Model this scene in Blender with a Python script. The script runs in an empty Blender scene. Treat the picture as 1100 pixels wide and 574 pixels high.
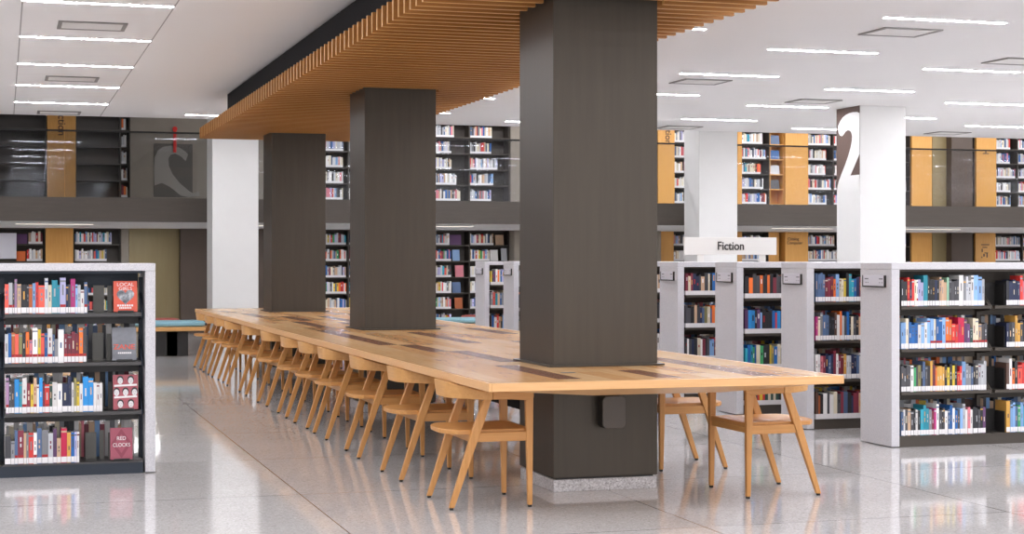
import bpy, math, random
from mathutils import Vector
R = random.Random(7)
S = bpy.context.scene
COL = S.collection

# ------------------------------------------------------------------ helpers
def lin(h):
    h = h.lstrip('#')
    o = []
    for i in (0, 2, 4):
        c = int(h[i:i+2], 16) / 255
        o.append(c / 12.92 if c <= 0.04045 else ((c + 0.055) / 1.055) ** 2.4)
    return tuple(o) + (1.0,)

class MB:
    def __init__(s):
        s.v = []; s.f = []; s.m = []; s.col = []
    def add(s, vs, fs, mi=0, col=None):
        b = len(s.v)
        s.v += [tuple(p) for p in vs]
        for f in fs:
            s.f.append([b + i for i in f]); s.m.append(mi); s.col.append(col)
        return s
    def hexa(s, p, mi=0, col=None):
        # p: bottom ring of 4 (ccw from above), top ring of 4
        return s.add(p, [(3, 2, 1, 0), (4, 5, 6, 7), (0, 1, 5, 4), (1, 2, 6, 5), (2, 3, 7, 6), (3, 0, 4, 7)], mi, col)
    def box(s, x0, x1, y0, y1, z0, z1, mi=0, col=None):
        return s.hexa([(x0, y0, z0), (x1, y0, z0), (x1, y1, z0), (x0, y1, z0),
                       (x0, y0, z1), (x1, y0, z1), (x1, y1, z1), (x0, y1, z1)], mi, col)
    def loft(s, rings, mi=0, cap=True, closed=False):
        n = len(rings[0]); b = len(s.v)
        for r in rings: s.v += [tuple(p) for p in r]
        k = len(rings)
        for i in range(k if closed else k - 1):
            a = b + i * n; c = b + ((i + 1) % k) * n
            for j in range(n):
                s.f.append([a + j, a + (j + 1) % n, c + (j + 1) % n, c + j]); s.m.append(mi); s.col.append(None)
        if cap and not closed:
            s.f.append([b + j for j in reversed(range(n))]); s.m.append(mi); s.col.append(None)
            s.f.append([b + (k - 1) * n + j for j in range(n)]); s.m.append(mi); s.col.append(None)
        return s
    def extrude(s, poly, fn, d, mi=0):
        # poly: 2-D outline; fn(u, v, w) -> point; w runs 0..d
        n = len(poly)
        return s.add([fn(u, v, 0) for u, v in poly] + [fn(u, v, d) for u, v in poly],
                     [tuple(range(n)), tuple(reversed(range(n, 2 * n)))] +
                     [(i, i + n, (i + 1) % n + n, (i + 1) % n) for i in range(n)], mi)
    def build(s, name, mats, parent=None, off=(0, 0, 0), bevel=0, smooth=False, loc=None, seg=2):
        me = bpy.data.meshes.new(name)
        me.from_pydata([(p[0] - off[0], p[1] - off[1], p[2] - off[2]) for p in s.v], [], s.f)
        if not isinstance(mats, (list, tuple)): mats = [mats]
        for m in mats: me.materials.append(m)
        me.polygons.foreach_set('material_index', s.m)
        if any(c is not None for c in s.col):
            at = me.attributes.new('tone', 'FLOAT_COLOR', 'FACE')
            buf = []
            for c in s.col: buf += list(c or (0.5, 0.5, 0.5, 1))
            at.data.foreach_set('color', buf)
        me.validate()
        import bmesh
        bm = bmesh.new(); bm.from_mesh(me)
        bmesh.ops.recalc_face_normals(bm, faces=bm.faces)
        bm.to_mesh(me); bm.free()
        if smooth:
            for p in me.polygons: p.use_smooth = True
        o = bpy.data.objects.new(name, me); COL.objects.link(o)
        if parent is not None: o.parent = parent
        if loc is not None: o.location = loc
        if bevel:
            b = o.modifiers.new('edge', 'BEVEL'); b.width = bevel; b.segments = seg
            b.limit_method = 'ANGLE'; b.angle_limit = math.radians(40)
        return o

def tag(o, label, cat, group=None, kind=None):
    o['label'] = label; o['category'] = cat
    if group: o['group'] = group
    if kind: o['kind'] = kind
    return o

def thing(name, loc, label, cat, group=None, rz=0, kind=None):
    o = bpy.data.objects.new(name, None); COL.objects.link(o)
    o.location = loc; o.rotation_euler = (0, 0, rz); o.empty_display_size = 0.1
    return tag(o, label, cat, group, kind)

def copy_tree(o, parent=None):
    c = o.copy(); COL.objects.link(c)
    if parent is not None: c.parent = parent
    for ch in list(o.children): copy_tree(ch, c)
    return c

ORD = ['first', 'second', 'third', 'fourth', 'fifth', 'sixth', 'seventh', 'eighth', 'ninth', 'tenth', 'eleventh', 'twelfth',
       'thirteenth', 'fourteenth', 'fifteenth', 'sixteenth', 'seventeenth', 'eighteenth', 'nineteenth', 'twentieth',
       'twenty-first', 'twenty-second', 'twenty-third', 'twenty-fourth', 'twenty-fifth', 'twenty-sixth', 'twenty-seventh',
       'twenty-eighth', 'twenty-ninth', 'thirtieth', 'thirty-first', 'thirty-second', 'thirty-third', 'thirty-fourth', 'thirty-fifth']

# ------------------------------------------------------------------ materials
def mat(name, col, rough=0.5, metal=0.0, spec=0.5):
    m = bpy.data.materials.new(name); m.use_nodes = True
    b = m.node_tree.nodes['Principled BSDF']
    b.inputs['Base Color'].default_value = lin(col) if isinstance(col, str) else col
    b.inputs['Roughness'].default_value = rough
    b.inputs['Metallic'].default_value = metal
    b.inputs['Specular IOR Level'].default_value = spec
    return m

def nodes(m):
    nt = m.node_tree
    return nt, nt.nodes, nt.links, nt.nodes['Principled BSDF']

def noise_mat(name, stops, scale, rough=0.5, stretch=(1, 1, 1), detail=4, metal=0.0, spec=0.5, rough_var=0.0, bump=0.0, rand=False):
    """ramp of colours driven by (stretched) noise in object space"""
    m = mat(name, stops[0][1], rough, metal, spec)
    nt, N, L, b = nodes(m)
    tc = N.new('ShaderNodeTexCoord'); mp = N.new('ShaderNodeMapping')
    mp.inputs['Scale'].default_value = stretch
    L.new(tc.outputs['Object'], mp.inputs['Vector'])
    nz = N.new('ShaderNodeTexNoise'); nz.inputs['Scale'].default_value = scale; nz.inputs['Detail'].default_value = detail
    nz.inputs['Roughness'].default_value = 0.6
    if rand:
        oi = N.new('ShaderNodeObjectInfo'); nz.noise_dimensions = '4D'
        mu = N.new('ShaderNodeMath'); mu.operation = 'MULTIPLY'; mu.inputs[1].default_value = 40
        L.new(oi.outputs['Random'], mu.inputs[0]); L.new(mu.outputs[0], nz.inputs['W'])
    L.new(mp.outputs['Vector'], nz.inputs['Vector'])
    rp = N.new('ShaderNodeValToRGB')
    while len(rp.color_ramp.elements) < len(stops): rp.color_ramp.elements.new(0.5)
    for e, (p, c) in zip(rp.color_ramp.elements, stops):
        e.position = p; e.color = lin(c)
    L.new(nz.outputs['Fac'], rp.inputs['Fac']); L.new(rp.outputs['Color'], b.inputs['Base Color'])
    if rough_var:
        mr = N.new('ShaderNodeMapRange'); mr.inputs['To Min'].default_value = rough - rough_var; mr.inputs['To Max'].default_value = rough + rough_var
        L.new(nz.outputs['Fac'], mr.inputs['Value']); L.new(mr.outputs['Result'], b.inputs['Roughness'])
    if bump:
        bp = N.new('ShaderNodeBump'); bp.inputs['Strength'].default_value = bump; bp.inputs['Distance'].default_value = 0.002
        L.new(nz.outputs['Fac'], bp.inputs['Height']); L.new(bp.outputs['Normal'], b.inputs['Normal'])
    return m

def emit_mat(name, col, strength):
    m = bpy.data.materials.new(name); m.use_nodes = True
    nt = m.node_tree; nt.nodes.clear()
    e = nt.nodes.new('ShaderNodeEmission'); e.inputs['Color'].default_value = lin(col); e.inputs['Strength'].default_value = strength
    o = nt.nodes.new('ShaderNodeOutputMaterial'); nt.links.new(e.outputs[0], o.inputs['Surface'])
    return m

def line_grid(m, period, x_lines, y_lines, width, dark):
    """dark joint lines at x = x_lines + k*period, y = y_lines + k*period (object = world coordinates)"""
    nt, N, L, b = nodes(m)
    tc = N.new('ShaderNodeTexCoord'); sp = N.new('ShaderNodeSeparateXYZ'); L.new(tc.outputs['Object'], sp.inputs[0])
    fac = None
    for ax, offs in (('X', x_lines), ('Y', y_lines)):
        for off in offs:
            a = N.new('ShaderNodeMath'); a.operation = 'SUBTRACT'; a.inputs[1].default_value = off - 100 * period
            L.new(sp.outputs[ax], a.inputs[0])
            w = N.new('ShaderNodeMath'); w.operation = 'MODULO'; w.inputs[1].default_value = period; L.new(a.outputs[0], w.inputs[0])
            c = N.new('ShaderNodeMath'); c.operation = 'LESS_THAN'; c.inputs[1].default_value = width; L.new(w.outputs[0], c.inputs[0])
            if fac is None: fac = c.outputs[0]
            else:
                x = N.new('ShaderNodeMath'); x.operation = 'MAXIMUM'; L.new(fac, x.inputs[0]); L.new(c.outputs[0], x.inputs[1]); fac = x.outputs[0]
    mx = N.new('ShaderNodeMix'); mx.data_type = 'RGBA'
    src = b.inputs['Base Color'].links[0].from_socket if b.inputs['Base Color'].links else None
    if src: L.new(src, mx.inputs[6])
    else: mx.inputs[6].default_value = b.inputs['Base Color'].default_value
    mx.inputs[7].default_value = lin(dark)
    L.new(fac, mx.inputs[0]); L.new(mx.outputs[2], b.inputs['Base Color'])

M = {}
def terrazzo(name, base, chips, rough, scale=70):
    m = mat(name, base, rough)
    nt, N, L, b = nodes(m)
    tc = N.new('ShaderNodeTexCoord')
    v = N.new('ShaderNodeTexVoronoi'); v.inputs['Scale'].default_value = scale
    L.new(tc.outputs['Object'], v.inputs['Vector'])
    rp = N.new('ShaderNodeValToRGB'); els = rp.color_ramp.elements
    while len(els) < len(chips): els.new(0.5)
    for e, (p, c) in zip(els, chips): e.position = p; e.color = lin(c)
    sx = N.new('ShaderNodeSeparateColor'); L.new(v.outputs['Color'], sx.inputs[0])
    L.new(sx.outputs[0], rp.inputs['Fac'])
    n2 = N.new('ShaderNodeTexNoise'); n2.inputs['Scale'].default_value = 1.3; n2.inputs['Detail'].default_value = 5
    L.new(tc.outputs['Object'], n2.inputs['Vector'])
    r2 = N.new('ShaderNodeValToRGB'); r2.color_ramp.elements[0].position = 0.35; r2.color_ramp.elements[0].color = (0.93, 0.93, 0.93, 1)
    r2.color_ramp.elements[1].position = 0.65; r2.color_ramp.elements[1].color = (1, 1, 1, 1)
    L.new(n2.outputs['Fac'], r2.inputs['Fac'])
    mx = N.new('ShaderNodeMix'); mx.data_type = 'RGBA'; mx.blend_type = 'MULTIPLY'; mx.inputs[0].default_value = 1
    L.new(rp.outputs['Color'], mx.inputs[6]); L.new(r2.outputs['Color'], mx.inputs[7]); L.new(mx.outputs[2], b.inputs['Base Color'])
    return m
M['floor'] = terrazzo('polished_terrazzo', '#cfcccb', [(0, '#b4b0ae'), (0.12, '#cac7c5'), (0.5, '#cecbca'), (0.9, '#d6d4d3'), (1, '#e2e0df')], 0.07, 110)
M['floor'].node_tree.nodes['Principled BSDF'].inputs['Specular IOR Level'].default_value = 0.8
line_grid(M['floor'], 1.8, [1.675], [9.81], 0.007, '#5a5653')
M['plinth'] = terrazzo('grey_terrazzo', '#b9b6b6', [(0, '#9a9798'), (0.2, '#c0bdbf'), (0.6, '#cac8ca'), (1, '#e2e0e2')], 0.3, 130)
M['ceiling'] = mat('ceiling_paint', '#edebea', 0.9)
line_grid(M['ceiling'], 400, [0.143, 1.325], [], 0.010, '#a8a4a2')
M['white'] = noise_mat('white_paint', [(0.3, '#dfdedc'), (0.7, '#e3e2e0')], 2, 0.75)
M['wallpaint'] = mat('wall_paint', '#cfcac6', 0.8)
M['column'] = noise_mat('bronze_panel', [(0.3, '#453e36'), (0.7, '#4a433a')], 3, 0.42, (10, 10, 0.5), 4, 0.5, 0.5, 0.04)
M['soffit'] = mat('dark_grey_soffit', '#161518', 0.85, 0, 0.2)
M['fascia'] = noise_mat('brown_fascia', [(0.3, '#4f473f'), (0.7, '#554c44')], 3, 0.45, (1, 8, 8))
M['taupe'] = noise_mat('taupe_panel', [(0.3, '#857c71'), (0.7, '#8c8377')], 3, 0.6)
M['gold'] = noise_mat('bronze_gold_panel', [(0.3, '#84744f'), (0.7, '#8d7d59')], 2, 0.45, (3, 3, 0.5))
M['darkpanel'] = noise_mat('dark_brown_panel', [(0.3, '#4d4037'), (0.7, '#54463c')], 2, 0.5)
def wood(name, a, b, c, axis, rough=0.35, scale=9, rand=True):
    st = [0.9, 0.9, 0.9]; st = [7, 7, 7]; st[axis] = 0.35
    return noise_mat(name, [(0.25, a), (0.5, b), (0.75, c)], scale, rough, tuple(st), 5, 0, 0.5, 0.05, 0.0, rand)
M['slat'] = noise_mat('shade_toned_slat_face', [(0.3, '#986229'), (0.7, '#a26b31')], 6, 0.5, (.3, 4, 4))  # darker tone paints the shade between slats into their faces
M['slat_edge'] = noise_mat('light_toned_slat_edge', [(0.3, '#c8934c'), (0.7, '#d09c56')], 6, 0.5, (.3, 4, 4))  # lighter tone paints the light on slat undersides and ends
M['oak'] = wood('oak_chair_wood', '#b98243', '#c48c4f', '#ce985b', 2, 0.4)
M['oak_x'] = wood('oak_chair_wood_flat', '#b98243', '#c48c4f', '#ce985b', 0, 0.4)
M['oak_y'] = wood('oak_chair_wood_bent', '#bf8a4c', '#ca9557', '#d4a163', 1, 0.4)
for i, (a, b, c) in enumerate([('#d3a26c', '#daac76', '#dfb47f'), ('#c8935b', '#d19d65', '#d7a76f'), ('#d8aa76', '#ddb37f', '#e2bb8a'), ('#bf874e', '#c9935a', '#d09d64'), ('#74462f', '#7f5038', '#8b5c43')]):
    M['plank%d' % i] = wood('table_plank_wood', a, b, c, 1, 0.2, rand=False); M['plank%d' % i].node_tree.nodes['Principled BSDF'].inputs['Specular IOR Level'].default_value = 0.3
M['table_edge'] = wood('table_edge_wood', '#d39f68', '#dba972', '#e1b27d', 0, 0.3, rand=False)
M['panelwood'] = wood('wall_panel_wood', '#cf9549', '#d99f52', '#e0a95e', 2, 0.45, rand=True)
M['speckle'] = noise_mat('speckled_solid_surface', [(0.35, '#bdbbc0'), (0.5, '#cfcdd1'), (0.65, '#dddbde')], 260, 0.45, detail=2)
M['metal_navy'] = mat('dark_navy_shelf_metal', '#2b333e', 0.5, 0.2)
M['metal_brown'] = mat('dark_bronze_shelf_metal', '#4b443d', 0.5, 0.2)
M['metal_grey'] = mat('grey_shelf_metal', '#66645f', 0.5, 0.2)
M['metal_dark'] = mat('charcoal_metal', '#2c2a29', 0.45, 0.2)
M['shelf_edge'] = mat('dark_grey_shelf_metal', '#4c4a4a', 0.5, 0.2)
M['upper_dark'] = mat('upper_shelf_metal', '#5f5a56', 0.5, 0.2)
M['rubber'] = mat('black_rubber', '#1c1917', 0.7)
M['paper'] = noise_mat('page_paper', [(0.3, '#d9d2c2'), (0.7, '#e9e3d6')], 400, 0.9, (1, 1, 0.02))
M['label'] = mat('white_label', '#ece9ea', 0.6)
M['redtag'] = mat('red_sticker', '#a9262b', 0.5)
M['ink'] = mat('dark_ink', '#3a3534', 0.6)
M['fixture_red'] = mat('bright_red_plastic', '#d42a22', 0.4)
M['box_face'] = mat('grey_brown_plastic', '#59524b', 0.45)
M['ink_grey'] = mat('grey_ink', '#77747c', 0.6)
M['ink_brown'] = mat('dark_brown_ink', '#5b4536', 0.6)
M['maroon'] = mat('brown_column_graphic', '#5e4a42', 0.6)
M['reflection_dark'] = mat('painted_reflection_dark', '#5c5751', 0.6)
M['reflection_pale'] = mat('painted_reflection_pale', '#8f8a83', 0.6)
M['sign'] = mat('off_white_sign', '#ebe8e4', 0.5)
M['plate'] = mat('pale_sign_plate', '#d8d6de', 0.35)
M['blue_fabric'] = noise_mat('pale_blue_fabric', [(0.3, '#7fa9b6'), (0.7, '#8db6c2')], 90, 0.9)
M['red_fabric'] = noise_mat('coral_red_fabric', [(0.3, '#b0564c'), (0.7, '#be6358')], 90, 0.9)
M['bench'] = wood('bench_wood', '#c08d52', '#cc9a5e', '#d6a66b', 0, 0.35)
M['grille'] = mat('vent_grille_grey', '#8a8683', 0.5)
M['vent_in'] = mat('vent_inside_pale', '#e9e6e4', 0.5)
M['light'] = emit_mat('light_diffuser', '#f5f6fc', 48)
M['light_far'] = emit_mat('light_diffuser_far', '#fff4e6', 0.7)
def attr_mat():
    m = mat('many_cover_colours', '#888888', 0.5)
    nt, N, L, b = nodes(m)
    a = N.new('ShaderNodeAttribute'); a.attribute_name = 'tone'; L.new(a.outputs['Color'], b.inputs['Base Color'])
    return m
M['many'] = attr_mat()
def glass_mat():
    m = bpy.data.materials.new('guard_glass'); m.use_nodes = True
    nt = m.node_tree; nt.nodes.clear()
    t = nt.nodes.new('ShaderNodeBsdfTransparent'); t.inputs['Color'].default_value = (0.86, 0.87, 0.87, 1)
    g = nt.nodes.new('ShaderNodeBsdfGlossy'); g.inputs['Roughness'].default_value = 0.03; g.inputs['Color'].default_value = (.4, .41, .44, 1)
    lw = nt.nodes.new('ShaderNodeLayerWeight'); pw = nt.nodes.new('ShaderNodeMath'); pw.operation = 'POWER'; pw.inputs[1].default_value = 3
    f = nt.nodes.new('ShaderNodeMath'); f.operation = 'MULTIPLY_ADD'; f.inputs[1].default_value = 0.7; f.inputs[2].default_value = 0.035
    nt.links.new(lw.outputs['Facing'], pw.inputs[0]); nt.links.new(pw.outputs[0], f.inputs[0])
    x = nt.nodes.new('ShaderNodeMixShader'); o = nt.nodes.new('ShaderNodeOutputMaterial')
    nt.links.new(f.outputs[0], x.inputs[0]); nt.links.new(t.outputs[0], x.inputs[1]); nt.links.new(g.outputs[0], x.inputs[2])
    nt.links.new(x.outputs[0], o.inputs['Surface'])
    return m
M['glass'] = glass_mat()

BC = {  # letter: (name, hex)
 'k': ('black', '#26262b'), 'K': ('charcoal', '#4a494e'), 'n': ('navy', '#232c4e'), 'b': ('blue', '#1f62a8'), 's': ('sky blue', '#86aede'),
 't': ('teal', '#2c9ab0'), 'g': ('green', '#3f9a63'), 'G': ('dark green', '#2d4a42'), 'y': ('yellow', '#e3c540'), 'o': ('orange', '#ec7430'),
 'O': ('rust', '#a8582c'), 'r': ('red', '#d63a36'), 'R': ('maroon', '#7c2d3d'), 'p': ('pink', '#de7f8c'), 'm': ('magenta', '#b23478'),
 'v': ('purple', '#64406c'), 'l': ('lavender', '#b9b6dc'), 'w': ('white', '#e9e6e4'), 'c': ('cream', '#ddd2ba'), 'a': ('grey', '#86878c'),
 'A': ('pale grey', '#c1c3c8'), 'd': ('gold', '#d4a04b'), 'e': ('brown', '#5b4238'), 'u': ('mauve', '#a27fa3'), 'S': ('steel blue', '#51688c'),
 'f': ('salmon', '#ee6152'), 'q': ('mint', '#a3d3b4'), 'x': ('crimson', '#c01f48'), 'i': ('bright blue', '#2b8fd6'), 'j': ('olive', '#8b8455'), 'h': ('tan', '#c9a88a')}
BM = {}
def cover_mat(k):
    if k not in BM:
        m = mat('cover_' + BC[k][0].replace(' ', '_'), BC[k][1], 0.42)
        nt, N, L, b = nodes(m)
        oi = N.new('ShaderNodeObjectInfo'); hs = N.new('ShaderNodeHueSaturation')
        hs.inputs['Color'].default_value = lin(BC[k][1])
        r1 = N.new('ShaderNodeMapRange'); r1.inputs['To Min'].default_value = 0.78; r1.inputs['To Max'].default_value = 1.2
        L.new(oi.outputs['Random'], r1.inputs['Value']); L.new(r1.outputs['Result'], hs.inputs['Value'])
        L.new(hs.outputs['Color'], b.inputs['Base Color'])
        BM[k] = m
    return BM[k]

# ------------------------------------------------------------------ text
def text_mesh(txt, size, offset=0.0, depth=0.002):
    cu = bpy.data.curves.new('lettering', 'FONT'); cu.body = txt; cu.size = size; cu.extrude = depth; cu.offset = offset
    cu.align_x = 'CENTER'; cu.align_y = 'CENTER'
    o = bpy.data.objects.new('lettering', cu); COL.objects.link(o)
    dg = bpy.context.evaluated_depsgraph_get(); dg.update()
    me = bpy.data.meshes.new_from_object(o.evaluated_get(dg))
    bpy.data.objects.remove(o); bpy.data.curves.remove(cu)
    return me
def text(txt, size, loc, m, parent, rot=(math.pi / 2, 0, 0), offset=0.0, name='lettering', sx=1.0, depth=0.002):
    me = text_mesh(txt, size, offset, depth); me.name = name
    me.materials.clear(); me.materials.append(m)
    o = bpy.data.objects.new(name, me); COL.objects.link(o); o.parent = parent
    o.location = loc; o.rotation_euler = rot; o.scale = (sx, 1, 1)
    return o

# ------------------------------------------------------------------ room shell
CZ = 3.43
tag(MB().box(-7, 33, -4, 33, -0.2, 0).build('floor', M['floor']), 'polished pale terrazzo floor with thin dark joints', 'floor', kind='structure')
tag(MB().box(-7, 33, -4, 24.6, CZ, 5.0).build('ceiling', M['ceiling']), 'low off-white ceiling with rows of linear lights', 'ceiling', kind='structure')
tag(MB().box(-7, 33, 24.6, 33, 5.0, 5.2).build('ceiling', M['ceiling']), 'high ceiling over the upper floor beyond the void', 'ceiling', kind='structure')
tag(MB().box(-7, 33, 32.4, 33, 0, 5.0).build('wall_back', M['wallpaint']), 'far wall behind the shelving on both floors', 'wall', kind='structure')
tag(MB().box(-7.2, -7, -4, 33, 0, 5.2).build('wall_left', M['wallpaint']), 'plain wall closing the left end of the hall', 'wall', kind='structure')
tag(MB().box(33, 33.2, -4, 33, 0, 5.2).build('wall_right', M['wallpaint']), 'plain wall closing the right end of the hall', 'wall', kind='structure')
YS, SB, ST = 26.3, 1.965, 2.335
mb = MB().box(-7, 33, YS, 32.4, SB, ST)
mb.m = [1 if i == 0 else 0 for i in range(6)]
tag(mb.build('mezzanine_slab', [M['fascia'], M['white']]), 'brown edge of the upper floor with white underside', 'floor slab', kind='structure')

# columns
def dark_column(y, label):
    x0, x1 = 3.135, 3.80
    c = thing('column', ((x0 + x1) / 2, y + .34, 0), label, 'column', 'bronze columns through the table', kind='structure')
    of = c.location
    MB().box(x0, x1, y, y + .68, 0.082, 3.066).build('shaft', M['column'], c, of, 0.004)
    MB().box(x0 + .003, x1 - .003, y + .003, y + .677, 0, 0.072).build('plinth', M['plinth'], c, of, 0.003)
    MB().box(x0 + .02, x1 - .02, y + .02, y + .66, 0.072, 0.082).build('shadow_gap', M['metal_dark'], c, of)
    k = MB(); e = .034
    k.box(x0 - e, x1 + e, y - e, y, .746, .757); k.box(x0 - e, x1 + e, y + .68, y + .68 + e, .746, .757)
    k.box(x0 - e, x0, y, y + .68, .746, .757); k.box(x1, x1 + e, y, y + .68, .746, .757)
    k.build('collar', M['column'], c, of, 0.001)
    return c
CY = [9.47, 14.9, 20.38]
for y, l in zip(CY, ['large bronze column at the near end of the table', 'bronze column through the middle of the long table', 'bronze column at the far end of the long table']):
    dark_column(y, l)
def white_column(x0, y0, w, d, z1, label):
    c = thing('column', (x0 + w / 2, y0 + d / 2, 0), label, 'column', 'white columns', kind='structure')
    MB().box(x0, x0 + w, y0, y0 + d, 0, z1).build('shaft', M['white'], c, c.location, 0.006)
    return c
white_column(3.0, 25.3, .69, .68, 5.0, 'white column behind the far end of the slat canopy')
white_column(10.883, 25.3, .68, .63, 5.0, "white column behind the 'Fiction' sign")
c2 = white_column(10.868, 19.9, .68, .65, CZ, "white column with a big numeral 2 on its side")
# the numeral 2: brown field with a white figure, on the column's -X face. (a, b) -> metres
def two(a, b, w, xf=10.868):
    return (xf - 0.002 - w, 19.9 + (133 - a) / 74 * .65, CZ - (b - 42) * .00416 * 1.06)
MB().extrude([(59, 42), (132.5, 42), (132.5, 262), (110, 262), (66, 262), (62, 298), (59.5, 298)], lambda a, b, w: two(a, b, w), 0.002).build('brown_field', M['maroon'], c2, c2.location)
MB().extrude([(64, 103), (66, 92), (72, 80), (80, 70), (90, 63.5), (100, 60), (112, 59), (124, 60.5), (132.5, 65), (132.5, 188), (120, 215), (104, 250), (132.5, 250), (132.5, 298),
              (61, 298), (63, 280), (68, 262), (77, 240), (88, 215), (98, 188), (105, 165), (109, 145), (109.5, 130), (106.5, 118), (101, 112.5), (94, 111.5), (88, 115), (83, 122), (77, 127), (71, 124), (67, 116)],
             lambda a, b, w: two(a, b, w, 10.865), 0.003).build('numeral', M['white'], c2, c2.location)

# charging box on the near column
cb = thing('charger_box', (3.49, 9.37, 0.38), 'dark rounded box mounted on the near bronze column below the tabletop', 'box')
def rrect(x0, x1, z0, z1, r, n=5):
    o = []
    for cx, cz, a0 in ((x1 - r, z1 - r, 0), (x0 + r, z1 - r, 90), (x0 + r, z0 + r, 180), (x1 - r, z0 + r, 270)):
        for i in range(n + 1):
            a = math.radians(a0 + 90 * i / n); o.append((cx + r * math.cos(a), cz + r * math.sin(a)))
    return o
MB().extrude(rrect(3.414, 3.558, .378, .572, .03), lambda u, v, w: (u, 9.39 + w, v), 0.07).build('casing', M['metal_dark'], cb, cb.location)
MB().extrude(rrect(3.414, 3.558, .378, .572, .03), lambda u, v, w: (u, 9.375 + w, v), 0.015).build('face_plate', M['box_face'], cb, cb.location, .004)

# ------------------------------------------------------------------ slat canopy
can = thing('slat_canopy', (3.42, 15, 2.93), 'long suspended canopy of warm wooden slats over the table', 'ceiling canopy')
mb = MB(); y = 8.3
PITCH = 0.16
while y < 21.66:
    x0, x1 = 2.405, 4.43
    hit = [c for c in CY if y + .045 > c - .02 and y < c + .70]
    if hit:
        mb.box(x0, 3.11, y, y + .036, 2.93, 3.07); mb.box(3.825, x1, y, y + .036, 2.93, 3.07)
    else:
        mb.box(x0, x1, y, y + .036, 2.93, 3.07)
    y += PITCH
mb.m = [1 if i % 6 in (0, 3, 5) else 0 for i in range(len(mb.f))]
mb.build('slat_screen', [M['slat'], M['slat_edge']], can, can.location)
MB().box(2.62, 4.22, 8.4, 20.55, 3.07, 3.40).build('carrier_box', M['soffit'], can, can.location)
MB().box(2.66, 4.18, 8.44, 20.5, 3.40, 3.43).build('shadow_reveal', M['rubber'], can, can.location)

# ------------------------------------------------------------------ ceiling lights and vents
LX0, LP, LW = 0.148, 2.32, 1.17
def lamp(x, y, label, group):
    t = thing('ceiling_light', (x + LW / 2, y, CZ - .006), label, 'ceiling light', group)
    MB().box(x, x + LW, y - .023, y + .023, CZ - .006, CZ - .002).build('diffuser', M['light'], t, t.location)
    MB().box(x - .008, x + LW + .008, y - .029, y + .029, CZ - .004, CZ - .0005).build('housing', M['white'], t, t.location)
def bulb(x, y, z=CZ - .008, sx=LW, sy=.046, p=None, s=48):
    l = bpy.data.lights.new('lamp', 'AREA'); l.shape = 'RECTANGLE'; l.size = sx; l.size_y = sy
    l.color = lin('#f5f6fc')[:3]; l.energy = s * math.pi * sx * sy
    o = bpy.data.objects.new('lamp', l); COL.objects.link(o); o.location = (x + sx / 2, y, z)
    return o
strips = [(0, 13.74, range(0, 6), 'above the open aisle at left', 'lights over the open aisle'),
          (1, 23.93, range(0, 1), 'beyond the far end of the slat canopy', 'light past the canopy'),
          (2, 13.72, range(0, 5), 'right beside the slat canopy', 'lights beside the canopy'),
          (3, 12.60, range(0, 6), 'in the first full strip right of canopy', 'lights in the first strip'),
          (4, 15.87, range(0, 4), 'in the second strip right of canopy', 'lights in the second strip'),
          (5, 17.00, range(0, 4), "in the strip behind the '2' column", 'lights in the third strip'),
          (6, 20.23, range(0, 2), 'in the rightmost strip', 'lights in the fourth strip')]
done = set()
for c, y0, ks, where, grp in strips:
    n = len(list(ks))
    for k in ks:
        y = y0 + 2.22 * k
        if y > 24.5: continue
        lab = f'linear ceiling light {where}' + ('' if n == 1 else f', {ORD[k]} from near end')
        lamp(LX0 + LP * c, y, lab, grp); done.add((c, round(y, 1)))
for c in range(-3, 14):
    y0 = {0: 13.74, 1: 23.93, 2: 13.72, 3: 12.60, 4: 15.87, 5: 17.0, 6: 20.23}.get(c, 13.74 + (1.1 if c % 2 else 0))
    for k in range(-12, 10):
        y = y0 + 2.22 * k
        x = LX0 + LP * c
        if y < -3.5 or y > 24.4 or (c, round(y, 1)) in done: continue
        if c == 1 and 7 < y < 22.5: continue
        if c in (0, 1, 2, 3) and 12 < y < 24 and c != 1: continue
        bulb(x, y)
def vent(x, y, label):
    t = thing('air_vent', (x + .29, y + .24, CZ - .012), label, 'air vent', 'ceiling vents')
    k = MB(); w, d, e = .58, .49, .035
    k.box(x, x + w, y, y + e, CZ - .012, CZ - .001); k.box(x, x + w, y + d - e, y + d, CZ - .012, CZ - .001)
    k.box(x, x + e, y + e, y + d - e, CZ - .012, CZ - .001); k.box(x + w - e, x + w, y + e, y + d - e, CZ - .012, CZ - .001)
    k.build('frame', M['grille'], t, t.location)
    q = MB()
    for i in range(9):
        yy = y + e + .02 + i * .047
        q.box(x + e, x + w - e, yy, yy + .006, CZ - .010, CZ - .0072)
    q.build('grille', M['vent_in'], t, t.location)
    MB().box(x + e, x + w - e, y + e, y + d - e, CZ - .007, CZ - .0008).build('back_plate', M['vent_in'], t, t.location)
for x, y, l in [(.455, 14.81, 'square ceiling vent nearest in the aisle on the left'), (.455, 19.29, 'square ceiling vent halfway down the aisle on the left'),
                (.455, 23.84, 'square ceiling vent at the far end of the left aisle'),
                (7.41, 13.12, 'large ceiling vent near the canopy, closest to the viewer on the right'), (7.36, 17.5, 'ceiling vent second behind the large near one right of the canopy'),
                (9.71, 14.73, 'ceiling vent cut by the right edge of the view'), (9.70, 19.28, "ceiling vent just in front of the '2' column"),
                (9.70, 23.74, "ceiling vent above the 'Fiction' sign by the white column"), (14.28, 23.56, "far ceiling vent to the right of the '2' column")]:
    vent(x, y, l)

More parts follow.
